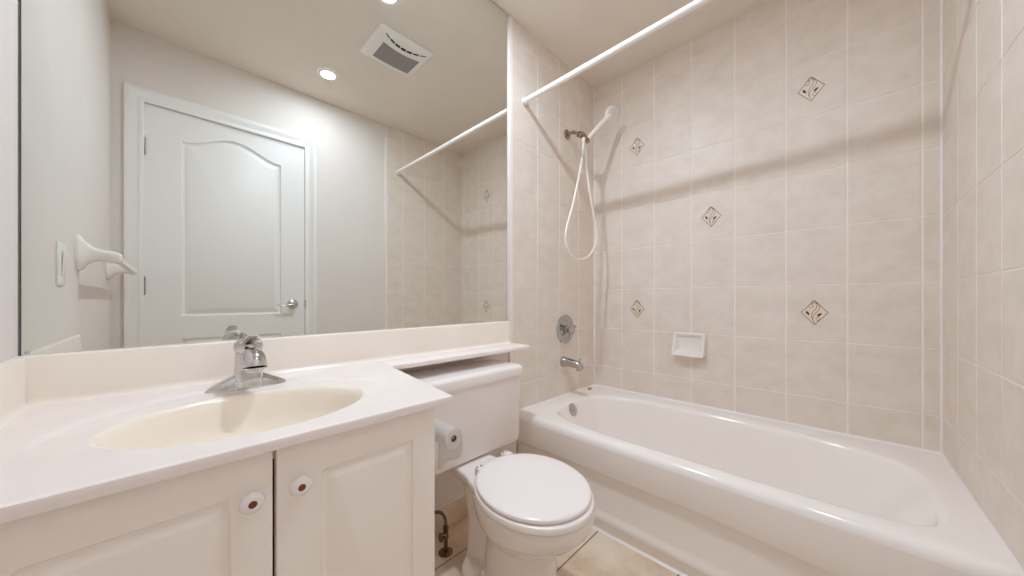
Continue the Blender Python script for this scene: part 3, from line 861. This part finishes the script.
tube(bm, [hb + hd * (-.022 + (hl + .022) * k / 12) for k in range(13)], [.0125 + .002 * k / 12 for k in range(13)], 20)
tube(bm, catmull([hb + hd * (hl - .005), hb + hd * (hl + .03), hb + hd * (hl + .062)], 6), [.0145, .0148, .0155, .0165, .0175, .0185, .020, .021, .0215, .021, .019, .015, .011], 20)
finish(bm, 'handle', 'white_plastic', hs, smooth=True, angle=60)
hc = hb + hd * (hl + .06)
fn = Vector((-.27, -.86, -.40)).normalized()
bm = bmesh.new()
lathe(bm, hc - fn * .016, fn, [(0, .006), (.001, .022), (.006, .033), (.014, .040), (.028, .0435), (.034, .042), (.036, .036)], 36)
finish(bm, 'head', 'white_plastic', hs, smooth=True, angle=60)
bm = bmesh.new()
a_, b_, d_ = frame(fn); pc = hc + fn * .0195
for rad, n_ in ((.027, 16), (.018, 11), (.009, 6)):
    for k in range(n_):
        t = 2 * math.pi * k / n_
        lathe(bm, pc + (a_ * math.cos(t) + b_ * math.sin(t)) * rad, fn, [(0, .0018), (.0018, .0016), (.002, .001)], 8)
finish(bm, 'nozzles', 'grey_plastic', hs, smooth=True)
hose = [(-.334, -.128, 1.868), (-.337, -.13, 1.83), (-.37, -.135, 1.70), (-.455, -.14, 1.47), (-.520, -.145, 1.335), (-.533, -.145, 1.27), (-.515, -.145, 1.215), (-.463, -.143, 1.175), (-.385, -.14, 1.172), (-.286, -.138, 1.202), (-.212, -.136, 1.285), (-.202, -.134, 1.36), (-.236, -.132, 1.47), (-.283, -.13, 1.62), (-.306, -.128, 1.76), (-.309, -.125, 1.82), (-.304, -.124, 1.85)]
bm = bmesh.new(); tube(bm, catmull(hose, 8), .0066, 12)
lathe(bm, Vector(hose[0]) + Vector((0, 0, .004)), (0, -.03, -1), [(0, .010), (.022, .0105), (.026, .0085)], 16)
finish(bm, 'hose', 'hose', hs, smooth=True)

# ------------------------------------------------------------------ shower rod
ra, rb = Vector((-.698, -.0003, 1.977)), Vector((-.672, YC + .0003, 2.002))
rod = thing('shower_rod', 'white curtain rod spanning the tub below the ceiling', 'rod', ra)
rdv = (rb - ra).normalized()
bm = bmesh.new(); tube(bm, [ra + rdv * .004, rb - rdv * .004], .0135, 24)
finish(bm, 'pole', 'white_plastic', rod, smooth=True, angle=60)
for p, s in ((ra, 1), (rb, -1)):
    bm = bmesh.new(); lathe(bm, p, rdv * s, [(0, .0175), (.014, .0175), (.016, .0145)], 24)
    finish(bm, 'end_cap', 'white_plastic', rod, smooth=True, angle=50)

# ------------------------------------------------------------------ ceiling lights and fan
for (x, y), lab in (((-1.294, -1.113), 'small round recessed ceiling light nearer the white door'), ((-1.283, -.318), 'small round recessed ceiling light nearer the mirror')):
    t = thing('recessed_light', lab, 'ceiling light', (x, y, CEIL), 'recessed ceiling lights')
    bm = bmesh.new(); lathe(bm, (x, y, CEIL), (0, 0, -1), [(.0003, .056), (.004, .055), (.009, .046), (.0095, .041), (.008, .0385), (.002, .037)], 40, 0, False, False)
    finish(bm, 'trim_ring', 'white_plastic', t, smooth=True)
    bm = bmesh.new(); lathe(bm, (x, y, CEIL), (0, 0, -1), [(.0005, .0375), (.007, .0375), (.0085, .034), (.009, .02)], 32)
    finish(bm, 'lens', 'lens_dimmed' if y < -1 else 'lens', t, smooth=True)
fxx0, fxx1, fyy0, fyy1 = -1.236, -.922, -.778, -.490
fan = thing('exhaust_fan', 'square white exhaust fan cover on the ceiling', 'fan', (-1.079, -.634, CEIL))
bm = bmesh.new()
fr = lambda i, z, r=.02: rbox_ring(fxx0 + i, fxx1 - i, fyy0 + i, fyy1 - i, z, r)
loft(bm, [fr(0, CEIL - .0005), fr(0, CEIL - .004), fr(.006, CEIL - .010), fr(.022, CEIL - .016), fr(.03, CEIL - .0165)])
finish(bm, 'cover', 'white_plastic', fan, smooth=True, angle=40)
bm = bmesh.new()
def curved(x0, x1, ya, yb, sag_a, sag_b, z0, z1, n=20, mi=0):
    rs = []
    for k in range(n + 1):
        t = k / n; x = x0 + (x1 - x0) * t; s = 4 * t * (1 - t)
        rs.append([Vector((x, ya - sag_a * s, z0)), Vector((x, yb - sag_b * s, z0)), Vector((x, yb - sag_b * s, z1)), Vector((x, ya - sag_a * s, z1))])
    loft(bm, rs, True, True, mi)
curved(-1.176, -.962, -.731, -.591, .006, .016, CEIL - .016, CEIL - .0185)
finish(bm, 'grille', 'fan_grille', fan)
bm = bmesh.new()
for k in range(7):
    x0, x1 = -1.196 + .242 * k / 7 + .003, -1.196 + .242 * (k + 1) / 7 - .003
    y = lambda x: -.522 - .044 * (1 - ((x + 1.075) / .121) ** 2)
    hw_ = .0075 * (1 - ((x0 + x1 + 2.15) / .26) ** 2) + .001
    loft(bm, [[Vector((x, y(x) - hw_, CEIL - .016)), Vector((x, y(x) + hw_, CEIL - .016)), Vector((x, y(x) + hw_, CEIL - .0172)), Vector((x, y(x) - hw_, CEIL - .0172))] for x in (x0, (x0 + x1) / 2, x1)])
finish(bm, 'air_slot', 'dark', fan)

# ------------------------------------------------------------------ light switch and towel bar on the left wall (seen in the mirror)
sw = thing('light_switch', 'pale rocker light switch plate on the left wall beside the towel bar', 'switch', (XD, -.352, 1.045))
bm = bmesh.new()
sr = lambda i, x: [Vector((x, p.x, p.y)) for p in rbox_ring(-.392 + i, -.312 - i, .985 + i, 1.103 - i, 0, .006, 4)]
loft(bm, [sr(0, XD + .0003), sr(0, XD + .003), sr(.003, XD + .006)])
finish(bm, 'plate', 'white_plastic', sw, smooth=True, angle=40)
bm = bmesh.new(); rk = lambda i, x: [Vector((x + (.003 if p.y > 1.045 else 0), p.x, p.y)) for p in rbox_ring(-.369 + i, -.335 - i, 1.01 + i, 1.078 - i, 0, .002, 3)]
loft(bm, [rk(0, XD + .0055), rk(0, XD + .007), rk(.002, XD + .009)])
finish(bm, 'rocker', 'white_plastic', sw, smooth=True, angle=40)
tbar = thing('towel_bar', 'white porcelain towel bar with two posts on the left wall', 'towel bar', (XD, -.95, 1.08))
def post(yc):
    bm = bmesh.new(); rings = []
    for t, hy, zt, zb in ((.0004, .050, 1.160, 1.042), (.005, .050, 1.160, 1.042), (.010, .045, 1.154, 1.046), (.020, .030, 1.135, 1.062), (.032, .021, 1.122, 1.072), (.046, .017, 1.116, 1.077), (.07, .017, 1.113, 1.072), (.086, .017, 1.109, 1.070), (.093, .014, 1.103, 1.075), (.097, .007, 1.095, 1.083)):
        rings.append([Vector((XD + t, yc + hy * math.copysign(abs(math.cos(a)) ** .7, math.cos(a)), (zt + zb) / 2 + (zt - zb) / 2 * math.copysign(abs(math.sin(a)) ** .7, math.sin(a)))) for a in [2 * math.pi * k / 28 for k in range(28)]])
    loft(bm, rings)
    finish(bm, 'post', 'porcelain', tbar, smooth=True, angle=50)
post(-.612); post(-1.333)
bm = bmesh.new(); loft(bm, [[Vector((XD + .078 + .0095 * c, y, 1.092 + .0095 * s)) for c, s in ((1, 1), (-1, 1), (-1, -1), (1, -1))] for y in (-.615, -1.330)])
finish(bm, 'rail', 'white_plastic', tbar, bevel=.0015)
